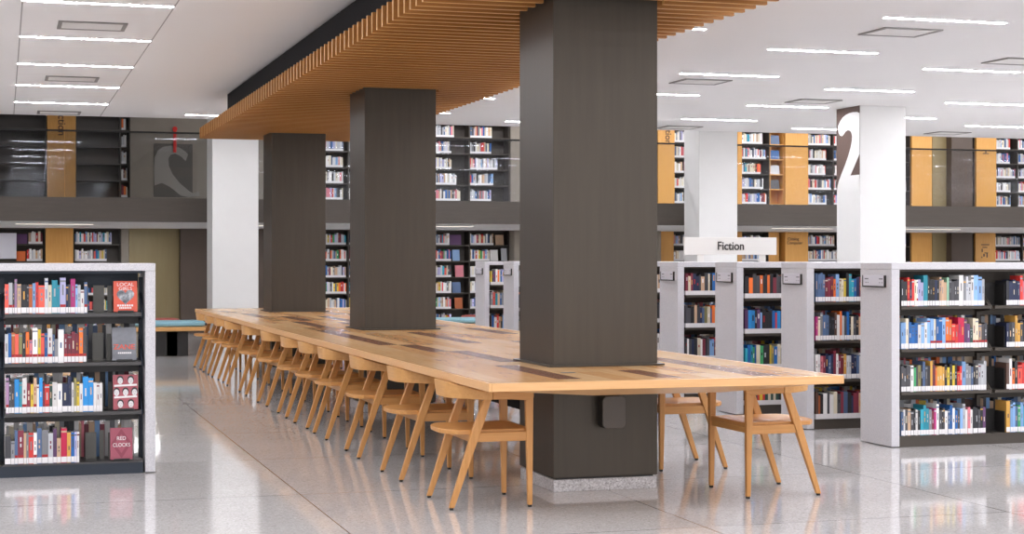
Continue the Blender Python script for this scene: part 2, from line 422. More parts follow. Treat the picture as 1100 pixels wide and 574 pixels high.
# ------------------------------------------------------------------ long table
TZ, TX0, TX1, TY0, TY1 = .745, 2.42, 4.42, 8.33, 22.1
tb = thing('library_table', (3.42, 15.2, 0), 'very long maple table with dark inlaid bars, built around the bronze columns', 'table')
xe = [2.42 + .14 * i for i in range(6)] + [3.12 + .138 * i for i in range(1, 6)] + [3.81 + .1525 * i for i in range(1, 5)]
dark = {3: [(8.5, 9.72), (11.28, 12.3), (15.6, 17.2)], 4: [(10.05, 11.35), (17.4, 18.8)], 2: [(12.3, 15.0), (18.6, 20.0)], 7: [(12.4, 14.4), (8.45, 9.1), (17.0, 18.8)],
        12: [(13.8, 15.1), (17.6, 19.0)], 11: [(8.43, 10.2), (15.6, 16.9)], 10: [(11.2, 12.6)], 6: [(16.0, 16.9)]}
top = MB(); skin = .745; base = .739
for i in range(len(xe) - 1):
    x0, x1 = xe[i], xe[i + 1]
    holes = [(c - .012, c + .692) for c in CY] if 3.11 < (x0 + x1) / 2 < 3.82 else []
    cuts = {TY0, TY1}
    y = TY0 + R.uniform(.3, 1.4)
    while y < TY1 - .3:
        cuts.add(y); y += R.uniform(.7, 2.2)
    for a, b in holes + dark.get(i, []): cuts |= {a, b}
    cuts = sorted(cuts)
    for a, b in zip(cuts, cuts[1:]):
        mid = (a + b) / 2
        if any(h0 < mid < h1 for h0, h1 in holes): continue
        dk = any(d0 < mid < d1 for d0, d1 in dark.get(i, []))
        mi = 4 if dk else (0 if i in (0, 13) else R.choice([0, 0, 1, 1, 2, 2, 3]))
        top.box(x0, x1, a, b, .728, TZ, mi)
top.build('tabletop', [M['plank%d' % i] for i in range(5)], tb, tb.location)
# edge band and core, with the three column openings
core = MB()
ycuts = [TY0] + [q for c in CY for q in (c - .012, c + .692)] + [TY1]
for j in range(0, len(ycuts), 2):
    core.box(3.12, 3.81, ycuts[j], ycuts[j + 1], .703, .7275)
core.box(TX0, 3.12, TY0, TY1, .703, .7275); core.box(3.81, TX1, TY0, TY1, .703, .7275)
core.build('core_board', M['table_edge'], tb, tb.location)
edge = MB()
edge.box(TX0 - .004, TX1 + .004, TY0 - .02, TY0 - .0005, .701, TZ); edge.box(TX0 - .004, TX1 + .004, TY1 + .0005, TY1 + .02, .701, TZ)
edge.box(TX0 - .02, TX0 - .0045, TY0 - .02, TY1 + .02, .701, TZ); edge.box(TX1 + .0045, TX1 + .02, TY0 - .02, TY1 + .02, .701, TZ)
edge.build('edge_band', M['table_edge'], tb, tb.location, .002)
# tapering wooden underside, open where the columns pass
und = MB()
def under(xa, xb, xc, xd):
    # slanted wing from outer edge xa (high) to inner xb (low)
    und.hexa([(xb, TY0 + .3, .643), (xc, TY0 + .3, .643), (xc, TY1 - .3, .643), (xb, TY1 - .3, .643),
              (xa, TY0 + .02, .7025), (xd, TY0 + .02, .7025), (xd, TY1 - .02, .7025), (xa, TY1 - .02, .7025)])
under(TX0 + .02, 3.08, 3.125, 3.125); under(3.81, 3.81, 3.85, TX1 - .02)
for a, b in ((TY0, CY[0] - .012),):
    und.hexa([(3.125, TY0 + .3, .643), (3.81, TY0 + .3, .643), (3.81, b, .643), (3.125, b, .643),
              (3.125, TY0 + .02, .7025), (3.81, TY0 + .02, .7025), (3.81, b, .7025), (3.125, b, .7025)])
und.build('underside', M['table_edge'], tb, tb.location)
bmx = MB()
for a, b in ((CY[0] + .69, CY[1] - .01), (CY[1] + .69, CY[2] - .01)):
    bmx.box(3.15, 3.785, a, b, .43, .70)
    bmx.build('spine_beam', M['soffit'], tb, tb.location); bmx = MB()
for x, y in ((3.06, 8.98), (3.06, 14.3), (3.9, 9.8)):
    MB().extrude([(x + .045 * math.cos(a * .393), y + .03 * math.sin(a * .393)) for a in range(16)], lambda u, v, w: (u, v, TZ + .0003 + w), .002).build('cable_grommet', M['metal_grey'], tb, tb.location)

# ------------------------------------------------------------------ chairs
def bar(p0, p1, w0, d0, w1, d1):
    """tapered upright: w in x, d in y"""
    (x0, y0, z0), (x1, y1, z1) = p0, p1
    r = lambda x, y, z, w, d: [(x - w / 2, y - d / 2, z), (x + w / 2, y - d / 2, z), (x + w / 2, y + d / 2, z), (x - w / 2, y + d / 2, z)]
    return MB().hexa(r(x0, y0, z0, w0, d0) + r(x1, y1, z1, w1, d1))
def chair(label, group):
    t = thing('dining_chair', (0, 0, 0), label, 'chair', group)
    for sy in (-1, 1):
        lg = bar((.458, sy * .253, .012), (.452, sy * .253, .632), .026, .026, .046, .034).build('leg', M['oak'], t, bevel=.004)
        bar((.458, sy * .253, 0), (.458, sy * .253, .012), .018, .018, .018, .018).build('foot_glide', M['rubber'], lg)
        q = MB(); rings = []
        for x, z, w, d in ((.004, .012, .03, .026), (.145, .43, .05, .034), (.215, .625, .044, .032)):
            yy = sy * (.253)
            rings.append([(x - w / 2, yy - d / 2, z), (x + w / 2, yy - d / 2, z), (x + w / 2, yy + d / 2, z), (x - w / 2, yy + d / 2, z)])
        lg = q.loft(rings).build('leg', M['oak'], t, bevel=.004)
        bar((.003, sy * .253, 0), (.004, sy * .253, .012), .018, .018, .018, .018).build('foot_glide', M['rubber'], lg)
        MB().box(.135, .445, sy * .25 - .012, sy * .25 + .012, .372, .424).build('side_rail', M['oak_x'], t, bevel=.003)
    MB().box(.442, .464, -.238, .238, .378, .424).build('front_rail', M['oak_y'], t, bevel=.003)
    MB().box(.11, .132, -.238, .238, .372, .42).build('rear_rail', M['oak_y'], t, bevel=.003)
    # dished seat with a rounded back edge
    nx, ny = 14, 14; g = MB(); P = []
    for lay in (0, 1):
        for i in range(nx + 1):
            u = i / nx
            for j in range(ny + 1):
                v = j / ny * 2 - 1
                xb = -.03 + .075 * abs(v) ** 3.4
                x = xb + (.472 - xb) * u
                hw = .236 if x < .40 else .234
                if x < .16: hw = .236 - .012 * ((.16 - x) / .19) ** 2
                y = v * hw
                e = max(abs(v), abs(2 * u - 1))
                dish = -.013 * (1 - v * v) * math.sin(math.pi * min(1, max(0, u))) ** .7
                z = .443 + dish - (.004 if e > .97 else 0)
                if lay: z = .412 if e <= .97 else .414
                P.append((x, y, z))
    n1 = (nx + 1) * (ny + 1); F = []
    for i in range(nx):
        for j in range(ny):
            a = i * (ny + 1) + j; b = a + 1; c = a + ny + 2; d = a + ny + 1
            F += [(a, d, c, b), (n1 + a, n1 + b, n1 + c, n1 + d)]
    rim = [j for j in range(ny + 1)] + [i * (ny + 1) + ny for i in range(1, nx + 1)] + [nx * (ny + 1) + j for j in range(ny - 1, -1, -1)] + [i * (ny + 1) for i in range(nx - 1, 0, -1)]
    for a, b in zip(rim, rim[1:] + rim[:1]): F.append((a, b, n1 + b, n1 + a))
    g.add(P, F).build('seat', M['oak_x'], t, bevel=.004)
    # bent rail: two arms running into the deep curved backrest
    path = []
    N = 40
    for i in range(N + 1):
        a = math.pi * i / N                     # 0 = +y side, pi = -y side
        cy, sx = math.cos(a), math.sin(a)
        y = .262 * (abs(cy) ** .62) * (1 if cy >= 0 else -1)
        x = .235 - .225 * (abs(sx) ** .9)
        path.append((x, y))
    def section(x, y, nx_, ny_, th, z0, z1, lean):
        zc = [z0, z0, z1, z1]; sd = [-1, 1, 1, -1]
        return [(x + nx_ * th / 2 * s_ + nx_ * lean * (z - (z0 + z1) / 2), y + ny_ * th / 2 * s_ + ny_ * lean * (z - (z0 + z1) / 2), z) for s_, z in zip(sd, zc)]
    rings = []
    for i, (x, y) in enumerate(path):
        a = path[max(0, i - 1)]; b = path[min(N, i + 1)]
        tx, ty = b[0] - a[0], b[1] - a[1]; l = math.hypot(tx, ty); nx_, ny_ = -ty / l, tx / l
        k = min(1, max(0, (.235 - x) / .16)); k = k * k * (3 - 2 * k)
        rings.append(section(x, y, nx_, ny_, .034 - .010 * k, (.606 + .006 * k), .655 + .050 * max(0, min(1, 1 - (x - .012) / .17)), -.12 * k))
    MB().loft(rings).build('backrest', M['oak_y'], t, bevel=.004)
    for sy in (-1, 1):
        rr = []
        for x, y, z0, z1, w in ((.236, .262, .607, .656, .034), (.34, .259, .606, .652, .036), (.44, .254, .598, .646, .036), (.478, .253, .612, .641, .034)):
            rr.append([(x, sy * y - w / 2, z0), (x, sy * y + w / 2, z0), (x, sy * y + w / 2, z1), (x, sy * y - w / 2, z1)])
        MB().loft(rr).build('armrest', M['oak_x'], t, bevel=.005)
    return t
ch = chair('', '')
LYS = [9.21, 10.45, 11.70, 12.95, 13.84, 14.81, 16.0, 17.36, 18.8, 19.7, 20.66, 21.6]
RYS = [9.15, 10.45, 12.25, 13.5, 14.8, 16.1, 17.4, 18.7, 20.0, 21.3]
for i, y in enumerate(LYS):
    o = ch if i == 0 else copy_tree(ch)
    o.location = (2.368, y, 0); o.rotation_euler = (0, 0, math.radians([0, 1, -1.5, .5, 2, -1, 1, 0, -2, 1, 0, 1.5][i]))
    tag(o, 'oak armchair nearest the viewer, tucked under the left side of the table' if i == 0 else
        f'oak armchair {ORD[i]} from the near end along the left side of the table', 'chair', 'chairs along the left side of the table')
    if i == 11: o['label'] = 'oak armchair at the far end of the row on the left side of the table'
for i, y in enumerate(RYS):
    o = copy_tree(ch)
    o.location = (4.583, y, 0); o.rotation_euler = (0, 0, math.pi + math.radians([1, -1, 0, 1, -1, .5, 0, -1, 1, 0][i]))
    tag(o, ['oak armchair at the near right corner of the table, standing clear of the column', 'oak armchair half hidden by the near bronze column, right side of table'][i] if i < 2 else f'oak armchair {ORD[i]} from the near end on the right side of the table', 'chair', 'chairs along the right side of the table')

# ------------------------------------------------------------------ books
many = MB()                                   # everything past the individually built books
EXC = []
def far_row(x0, x1, yf, z, hmax, fill=.95, depth=.17, pal=None, face=-1, label=True, wmean=.026):
    """books in a row, spine towards face*Y"""
    pal = pal or 'kkKnbstgGyorRpvlwwwccaaAAdeSSfhhww'
    x = x0; end = x0 + (x1 - x0) * fill; z += .0006
    while x < end - .012:
        w = min(R.uniform(.6, 1.5) * wmean, end - x); h = min(hmax, (R.uniform(.2, .265) if face > 0 else R.choice([R.uniform(.18, .21), R.uniform(.2, .24)])))
        if any(x < e1 and x + w > e0 and abs(z - ez) < .01 for e0, e1, ez in EXC): x += .01; continue
        c = list(lin(BC[R.choice(pal)][1])); f = R.uniform(.75, 1.2); c = [min(1, v * f) for v in c[:3]] + [1]
        g = .0012; ya, yb = (yf, yf + depth) if face < 0 else (yf - depth, yf)
        if label and face < 0:
            many.box(x + g / 2, x + w - g / 2, ya, yb, z + .042, z + h, 0, c)
            many.box(x + g / 2, x + w - g / 2, ya - .0006, yb, z, z + .042, 0, lin('#e6e3e4'))
            if R.random() < .35:
                c2_ = lin(R.choice(['#e9e6e4', '#26262b', '#d4a04b', '#a9262b', '#c1c3c8'])); z0 = z + h * R.uniform(.45, .7)
                many.box(x + w * .32, x + w * .68, ya - .0006, ya, z0, min(z + h * .95, z0 + h * R.uniform(.08, .28)), 0, c2_)
        else:
            many.box(x + g / 2, x + w - g / 2, ya, yb, z, z + h, 0, c)
        x += w
BOOKN = 0
def book(x, yf, z, w, h, d, k, label, group, tagged=False, title=True):
    global BOOKN; BOOKN += 1; z += .0006
    b = MB(); g = .0006; x0, x1 = x + g, x + w - g; t = min(.0028, w * .14)
    b.box(x0, x0 + t, yf, yf + d, z, z + h, 0); b.box(x1 - t, x1, yf, yf + d, z, z + h, 0); b.box(x0 + t, x1 - t, yf, yf + t, z, z + h, 0)
    b.box(x0 + t, x1 - t, yf + t, yf + d - .004, z + .003, z + h - .004, 1)
    if title:
        tk = R.choice('AhcKdAa') if k in 'knbGRveKSrmxitOaogd' else R.choice('aKSRaK')
        n = R.choice([0, 1, 1, 2]); zz = z + h * R.uniform(.42, .52)
        for j in range(n):
            hh = h * R.uniform(.12, .30) / n
            b.box(x0 + (x1 - x0) * .36, x0 + (x1 - x0) * .64, yf - .0005, yf, zz, zz + hh, 2); zz += hh + h * .06
        if R.random() < .35: b.box(x0, x1, yf - .0004, yf, z + h * .88, z + h * .93, 2)
    else: tk = 'w'
    of = ((x0 + x1) / 2, yf + d / 2, z)
    o = b.build('book', [cover_mat(k), M['paper'], cover_mat(tk)], None, of, loc=of)
    tag(o, label, 'book', group)
    MB().box(x0 + .0005, x1 - .0005, yf - .0008, yf - .0001, z + .004, z + .040).build('spine_label', M['label'], o, of)
    if tagged:
        MB().box(x0 + .0005, x1 - .0005, yf - .0009, yf - .0001, z + .041, z + .058).build('genre_sticker', M['redtag'], o, of)
    return o
def shelf_row(spec, x0, x1, yf, z, where, group, hmin=.185, hmax=.215):
    """spec: string of colour letters with modifiers: + tall, - short, * thick, ' slim, ! red sticker"""
    items = []
    for ch_ in spec.replace(' ', ''):
        if ch_ in "+-*'!": items[-1][1] += ch_
        else: items.append([ch_, ''])
    ws = [R.uniform(.85, 1.15) * (1.55 if '*' in f else .68 if "'" in f else 1) for _, f in items]
    s = (x1 - x0) / sum(ws); x = x0
    for i, ((k, f), w) in enumerate(zip(items, ws)):
        h = R.uniform(hmin, hmax)
        if '+' in f: h = R.uniform(hmax + .012, hmax + .03)
        if '-' in f: h = R.uniform(hmin - .035, hmin - .015)
        size = ('tall ' if '+' in f else 'short ' if '-' in f else '') + ('thick ' if '*' in f else 'slim ' if "'" in f else '')
        book(x, yf + R.uniform(0, .004), z, w * s, h, R.uniform(.135, .16), k, f'{size}{BC[k][0]} book {ORD[i]} from left, {where}', group, '!' in f)
        x += w * s

# ------------------------------------------------------------------ low double-sided bookcases
SZ = [1.04, .724, .406, .082]       # shelf tops, highest first
def low_case(name, x0, bays, bay_w, y0, dep, panel_x, panel_side, metal, label, sign=True):
    """panel_side -1: speckled end panel at the -X end, +1 at the +X end"""
    xe_ = [x0 + i * bay_w for i in range(bays + 1)]
    X0, X1 = xe_[0], xe_[-1]
    t = thing('bookcase', ((X0 + X1) / 2, y0 + dep / 2, 0), label, 'bookcase', 'low double-sided bookcases')
    of = t.location; y1 = y0 + dep; ym = (y0 + y1) / 2
    pa, pb = panel_x
    MB().box(pa, pb, y0 - .004, y1 + .004, .006, 1.312).build('end_panel', M['speckle'], t, of, .003)
    cx0, cx1 = (pa, X1 + .03) if panel_side < 0 else (X0 - .03, pb)
    MB().box(cx0, cx1, y0 - .004, y1 + .004, 1.313, 1.362).build('top_cap', M['speckle'], t, of, .003)
    MB().box(X0 + .004, X1 - .004, y0 + .01, y1 - .01, 0, .07).build('base_plinth', metal, t, of)
    MB().box(X0 + .004, X1 - .004, y0 + .03, y1 - .03, 1.297, 1.312).build('top_rail', metal, t, of)
    MB().box(X0 + .02, X1 - .02, ym - .004, ym + .004, 1.20, 1.296).build('back_band', metal, t, of)
    for x in xe_:
        u = MB().box(x - .015, x + .015, ym - .03, ym + .03, .07, 1.27)
        u.build('upright', metal, t, of)
    for z in SZ:
        for a, b in zip(xe_, xe_[1:]):
            th = .022
            s_ = MB()
            if z < .1: s_.box(a + .003, b - .003, y0 + .004, y1 - .004, .0705, z)
            else:
                s_.box(a + .016, b - .016, y0 + .002, ym - .032, z - th, z); s_.box(a + .016, b - .016, ym + .032, y1 - .002, z - th, z)
                s_.box(a + .016, b - .016, ym - .031, ym + .031, z - th, z + .012); s_.box(a + .016, b - .016, ym - .008, ym + .008, z - th - .055, z - th)
            so = s_.build('shelf', M['shelf_edge'] if metal is M['metal_navy'] else metal, t, of)
            if z > .1:
                for xs in (a + .003, b - .015):
                    MB().hexa([(xs, y0 + .012, z - .03), (xs + .012, y0 + .012, z - .03), (xs + .012, ym - .03, z - .05), (xs, ym - .03, z - .05),
                               (xs, y0 + .10, z + .05), (xs + .012, y0 + .10, z + .05), (xs + .012, ym - .03, z + .13), (xs, ym - .03, z + .13)]).build('bracket', metal, so, of)
    if sign:
        px = pa if panel_side < 0 else pb
        sp = MB().box(px - .012, px - .0005, y0 + .085, y0 + .40, 1.188, 1.268).build('aisle_sign', M['plate'], t, of, .001)
        ye = y0 + .40
        hd = MB().box(px - .016, px - .0005, y0 + .078, ye + .007, 1.180, 1.1875); hd.box(px - .016, px - .0005, y0 + .074, y0 + .0845, 1.180, 1.268); hd.box(px - .016, px - .0005, ye + .0005, ye + .007, 1.1875, 1.268)
        hd.build('sign_holder', M['metal_dark'], sp, of)
        mk = MB()
        for yy, zz, ww in ((ye - .08, 1.238, .055), (y0 + .105, 1.238, .055), (ye - .05, 1.210, .012), (ye - .08, 1.210, .012), (y0 + .11, 1.210, .010), (y0 + .145, 1.210, .010)):
            mk.box(px - .0128, px - .0122, yy, yy + ww, zz, zz + .008)
        mk.build('lettering', M['ink_grey'], sp, of)
    return t
DEP = .46
# left bookcase
LY = 11.09
low_case('l', -.965 + .08, 2, .88, LY, .48, (.884, .949), 1, M['metal_navy'], 'low bookcase on the left with four face-out display books', sign=False)
GL = 'books on the left bookcase'
rows_left = [
 ("f A! K'! u+' h k*k' O s r f* A+ c t+* t' l+*! n' K' m+* s' A w- S!", .012, .520, 'top'),
 ("A b O! f! j! k o! p-! w*+! y+! f! b w+*! S' a- w*+ R! R! R! R! o+! K+!", .012, .515, 'second'),
 ("u+! K' K i+* t w+*! R y h+! w' i+ R' r*! G w* w* n* n+ w' j+ y w i+* i+* w w w", .018, .615, 'third'),
 ("K* a- S+! R+*! h' a' r* w! S+* a+*! A* v+ h- x+* d b l' w'", .012, .470, 'bottom')]
for (spec, a, b, nm), z in zip(rows_left, SZ):
    shelf_row(spec, a, b, LY + .012, z, f"{nm} shelf of the left bookcase", GL, .18, .20)
# bookends and back plates of the left bookcase
for (spec, a, b, nm), z in zip(rows_left, SZ):
    e = MB().box(b + .003, b + .006, LY + .02, LY + .19, z + .0006, z + .17); e.box(b - .05, b + .003, LY + .18, LY + .19, z + .0006, z + .17)
    ob = e.build('bookend', M['metal_grey'], None, (b, LY + .09, z), loc=(b, LY + .09, z))
    tag(ob, f'grey metal bookend closing the {nm} row of books in the left bookcase', 'bookend', 'bookends of the left bookcase')
    for j, (dx, ww) in enumerate(((.045, .07), (.135, .03), (.19, .03))):
        x = b + dx
        if x + ww > .66 and nm != 'bottom' and x + ww > .80: continue
        p = MB().box(x, x + ww, LY + .185, LY + .19, z + .0006, z + R.uniform(.17, .19)).box(x, x + ww, LY + .12, LY + .185, z + .0006, z + .003)
        pb_ = p.build('bookend', M['metal_grey'], None, (x, LY + .15, z), loc=(x, LY + .15, z))
        tag(pb_, f'bare grey bookend, {ORD[j]} after the books on the {nm} left bookcase shelf', 'bookend', 'bookends of the left bookcase')
# face-out display books
def cover_book(x0, x1, y, z, h, face, label, group='face-out display books', th=.022, tilt=-.16, draw=None, name='book'):
    w = x1 - x0
    o = thing(name, ((x0 + x1) / 2, y, z), label, 'book', group)
    o.rotation_euler = (tilt, 0, 0)
    b = MB(); t = .003
    b.box(-w / 2, w / 2, 0, t, 0, h, 0); b.box(-w / 2, w / 2, th - t, th, 0, h, 0); b.box(-w / 2, -w / 2 + t, t, th - t, 0, h, 0)
    b.box(-w / 2 + t, w / 2 - .003, t, th - t, .003, h - .003, 1)
    b.build('cover', [face, M['paper']], o)
    if draw: draw(o, w, h)
    return o
def easel(x, y, z, label):
    e = MB()
    e.box(x - .05, x + .05, y - .026, y - .022, z, z + .016); e.box(x - .05, x + .05, y - .026, y + .07, z, z + .004)
    e.hexa([(x - .035, y + .06, z), (x + .035, y + .06, z), (x + .035, y + .066, z), (x - .035, y + .066, z),
            (x - .035, y + .085, z + .13), (x + .035, y + .085, z + .13), (x + .035, y + .091, z + .13), (x - .035, y + .091, z + .13)])
    o = e.build('book_stand', M['metal_dark'], None, (x, y, z), loc=(x, y, z)); tag(o, label, 'book stand', 'display stands in the left bookcase')
FW = mat('cover_white_print', '#e9e4e4', .5); FG = noise_mat('cover_grey_photo', [(0.35, '#3c3e44'), (0.5, '#80838a'), (0.68, '#c8cace')], 22, .5)
F_or = mat('cover_orange_red', '#d9573f', .4); F_zn = noise_mat('cover_grey_gloss', [(0.3, '#5d5f66'), (0.7, '#8b8d94')], 4, .25, (1, 1, 1.6))
F_zt = mat('cover_orange_lettering', '#d9553c', .5); F_fc = mat('cover_dark_red', '#a8505a', .4); F_rc = mat('cover_rose', '#a04a5c', .4); F_rd = mat('cover_dark_rose', '#8a3348', .4)
F_sk = mat('cover_pale_face', '#ded9da', .5); F_hr = mat('cover_black_hair', '#2b2629', .5)
def front(o, poly, m, name, d=.0008, off=.0001):
    MB().extrude(poly, lambda u, v, w: (u, -off - w, v), d).build(name, m, o)
def ell(cx, cz, rx, rz, n=14, a0=0, a1=360): return [(cx + rx * math.cos(math.radians(a0 + (a1 - a0) * i / n)), cz + rz * math.sin(math.radians(a0 + (a1 - a0) * i / n))) for i in range(n + (0 if a1 - a0 == 360 else 1))]
def draw_local(o, w, h):
    pts = []
    for i in range(30):
        a = 2 * math.pi * i / 30
        pts.append((.0035 * 16 * math.sin(a) ** 3, h * .50 + .0035 * (13 * math.cos(a) - 5 * math.cos(2 * a) - 2 * math.cos(3 * a) - math.cos(4 * a))))
    front(o, pts, FG, 'heart_picture')
    text('LOCAL', .031, (0, -.001, h * .885), FW, o, sx=1.1, depth=.0004); text('GIRLS', .031, (0, -.001, h * .745), FW, o, sx=1.1, depth=.0004)
    mk = MB()
    for zz, ww in ((.17, .052), (.09, .04)):
        for s_ in range(7): mk.box(-ww + s_ * ww * 2 / 7, -ww + s_ * ww * 2 / 7 + ww * .2, -.0009, -.0001, h * zz, h * zz + .012)
    mk.build('lettering', FW, o)
def draw_zane(o, w, h):
    text('ZANE', .046, (0, -.001, h * .40), F_zt, o, sx=1.15, offset=.0006, depth=.0004)
    mk = MB()
    for s_ in range(7): mk.box(-.04 + s_ * .0125, -.031 + s_ * .0125, -.0009, -.0001, h * .2, h * .2 + .010)
    mk.build('lettering', FW, o)
def draw_faces(o, w, h):
    i = 0
    for rz, n in ((.84, 2), (.50, 3), (.16, 2)):
        for c in range(n):
            cx = (c - (n - 1) / 2) * w * (.42 if n == 2 else .38)
            if abs(cx) + .022 > w / 2: cx = math.copysign(w / 2 - .022, cx)
            front(o, ell(cx, h * rz + .004, .021, .026), F_hr, 'drawn_hair', .0006); front(o, ell(cx, h * rz - .004, .0165, .022), F_sk, 'drawn_face', .0006, .0008)
            mk = MB(); zc = h * rz
            mk.box(cx - .009, cx - .004, -.0019, -.0015, zc, zc + .002); mk.box(cx + .004, cx + .009, -.0019, -.0015, zc, zc + .002); mk.box(cx - .004, cx + .004, -.0019, -.0015, zc - .014, zc - .012)
            mk.build('drawn_features', F_hr, o)
    for zz in (.655, .32): front(o, [(-w * .46, h * zz), (w * .46, h * (zz + .02)), (w * .46, h * (zz + .075)), (-w * .46, h * (zz + .055))], FW, 'title_ribbon', .0005, .0016)
def draw_red(o, w, h):
    front(o, [(-w * .46, h * .5), (0, h * .97), (w * .46, h * .5), (0, h * .03)], F_rd, 'diamond', .0005)
    front(o, [(-w * .3, h * .5), (0, h * .8), (w * .3, h * .5), (0, h * .2)], F_rc, 'diamond', .0005, .0006)
    text('RED', .034, (0, -.0022, h * .66), FW, o, sx=.95, depth=.0004); text('CLOCKS', .034, (0, -.0022, h * .45), FW, o, sx=.85, depth=.0004)
for x0, x1, z, h, m, dr, l in ((.687, .837, SZ[0], .20, F_or, draw_local, "orange face-out book titled LOCAL GIRLS with a grey heart, on the top left-bookcase shelf"),
                               (.678, .831, SZ[1], .215, F_zn, draw_zane, 'shiny grey face-out book titled ZANE on the second shelf of the left bookcase'),
                               (.684, .842, SZ[2], .225, F_fc, draw_faces, 'face-out book with rows of drawn faces on the third shelf of the left bookcase'),
                               (.666, .807, SZ[3], .205, F_rc, draw_red, 'rose face-out book titled RED CLOCKS on the bottom shelf of the left bookcase')):
    cover_book(x0, x1, LY + .035, z + .0085, h, m, l, draw=dr)
    easel((x0 + x1) / 2, LY + .035, z + .0005, 'small black stand holding the ' + {draw_local: 'LOCAL GIRLS', draw_zane: 'ZANE', draw_faces: 'drawn faces', draw_red: 'RED CLOCKS'}[dr] + ' book')
# reverse side of the left bookcase
for z, f in zip(SZ, (.62, .98, 1, .97)):
    far_row(.02, .86, LY + .47, z, .222 if z > 1 else .26, f, .15, 'kkKwwwwwaAhhpSsSRcce', 1); far_row(-.86, -.02, LY + .47, z, .222 if z > 1 else .26, f, .15, None, 1); far_row(-.86, -.02, LY + .012, z, .21, f, .15)

# right bookcases, one behind the other
GR = 'books on the near right bookcase'
RY = [10.985 + 1.36 * k for k in range(9)]
names = ["speckled-ended low bookcase nearest on the right, two full bays in view", "low bookcase second behind the nearest one on the right", "low bookcase third from the viewer on the right",
         "low bookcase under the 'Fiction' sign", 'fifth low bookcase from the viewer on the right, behind the near column', 'sixth low bookcase from the viewer on the right, behind the near column',
         'seventh low bookcase from the viewer on the right, behind the near column', 'eighth low bookcase, its end panel just left of the near column', 'farthest low bookcase, its end panel seen left of the near column']
for k, y in enumerate(RY):
    low_case('r', 6.325, 3 if k < 5 else 2, .79, y, DEP, (6.255, 6.322), -1, M['metal_brown'], names[k])
rows_r0 = [
 ("k k' k r+! n! r c w'! l l t+* k+ k k n k h+ h h q+ K K K K w+* a A+ A w+ s+* s+* A", .705),
 ("s s' c+ b b b w s w s+ s+! c+'! b+! b+! s+ o+! o+! r! r x+ x+ v+ v G- c+! c+! h! K! K!", .725),
 ("K K K' K w g K' j k' S+ K k d+ R o' d d d k y k y k r- r s+* a a S' k K A A A+", .72),
 ("S w' K h K k' w k t t+ t a R m w+ K k' K' w S' b+ w b K s A+ w p w k k K k v", .715)]
shn = ['top', 'second', 'third', 'bottom']
for (spec, b), z, nm in zip(rows_r0, SZ, shn):
    shelf_row(spec, 6.343, 6.343 + b, RY[0] + .01, z, f'{nm} shelf of the near right bookcase', GR, .175, .20)
rows_r0b = ["k n* n n n r+ p c+ y b k t", "n k K d+ d K k K k A w k", "e w+ o- k f* r f w r o c", "d+* s s+ S g s+ t t b a w k"]
for spec, z, nm in zip(rows_r0b, SZ, shn):
    shelf_row(spec, 7.235, 7.235 + .285, RY[0] + .01, z, f"{nm} row past the near bookcase's upright", 'books in the second bay of the near right bookcase', .18, .21)
    far_row(7.53, 7.88, RY[0] + .01, z, .22); far_row(7.94, 8.66, RY[0] + .01, z, .22)
rows_r1 = ["S+ S+ S+ S+ R R R o s+* c c y k+ t+ t b n R", "m c a+ S S k k e+ w o+' A K b+ k' c K k h", "w w p R n S n R+ w R R d A A n n S w"]
for spec, z, nm in zip(rows_r1, SZ, shn):
    shelf_row(spec, 6.343, 6.343 + .42, RY[1] + .01, z, f'{nm} shelf of the second right bookcase', 'books on the second bookcase on the right', .185, .21)
pal_r1 = 'kKeeRddhhcjSnwoO'
far_row(6.343, 6.76, RY[1] + .01, SZ[3], .22, 1, pal=pal_r1)
for z in SZ: far_row(6.77, 7.06, RY[1] + .01, z, .22); far_row(7.15, 7.86, RY[1] + .01, z, .22)
seg = {2: ["kkkkkkllllyKKKooooRkkR", "kbbbbvrrisikkkkbbS", 'kkkbbjtytjsbgtkKcc', 'kyygwrrGkKcy'], 3: ['RcaKhhjkkkrKkabnK', 'hhcckKkKcjKeoKSn', 'snkeRRrrkKKwwcAb', 'kKcwRhe']}
for k in range(2, 9):
    for i, z in enumerate(SZ):
        far_row(6.343, 7.06, RY[k] + .01, z, .215, R.uniform(.88, .99), pal=seg.get(k, [None] * 4)[i])
        if k < 5: far_row(7.15, 7.86, RY[k] + .01, z, .22)
for k in range(0, 9):
    for z in SZ:
        far_row(6.36, 7.08, RY[k] + DEP - .01, z, .222 if z > 1 else .26, R.uniform(.88, 1), .15, 'kkKwwaAAhhoSsRccebyp', 1)
        far_row(7.15, 7.86, RY[k] + DEP - .01, z, .222 if z > 1 else .26, R.uniform(.88, 1), .15, 'kkKwwaAAhhSsRcceb', 1)
# black bookends at the first upright of the near right bookcase
for z, nm in zip(SZ, shn):
    z += .0006; e = MB().box(7.222, 7.226, RY[0] + .02, RY[0] + .15, z, z + .16).box(7.15, 7.226, RY[0] + .10, RY[0] + .15, z, z + .003)
    e.hexa([(7.15, RY[0] + .15, z), (7.226, RY[0] + .15, z), (7.226, RY[0] + .155, z), (7.15, RY[0] + .155, z), (7.13, RY[0] + .15, z + .17), (7.226, RY[0] + .15, z + .17), (7.226, RY[0] + .155, z + .17), (7.13, RY[0] + .155, z + .17)])
    o = e.build('bookend', M['metal_dark'], None, (7.19, RY[0] + .1, z), loc=(7.19, RY[0] + .1, z))
    tag(o, f'black bookend before the second bay, {nm} shelf of the near right bookcase', 'bookend', 'black bookends of the near right bookcase')
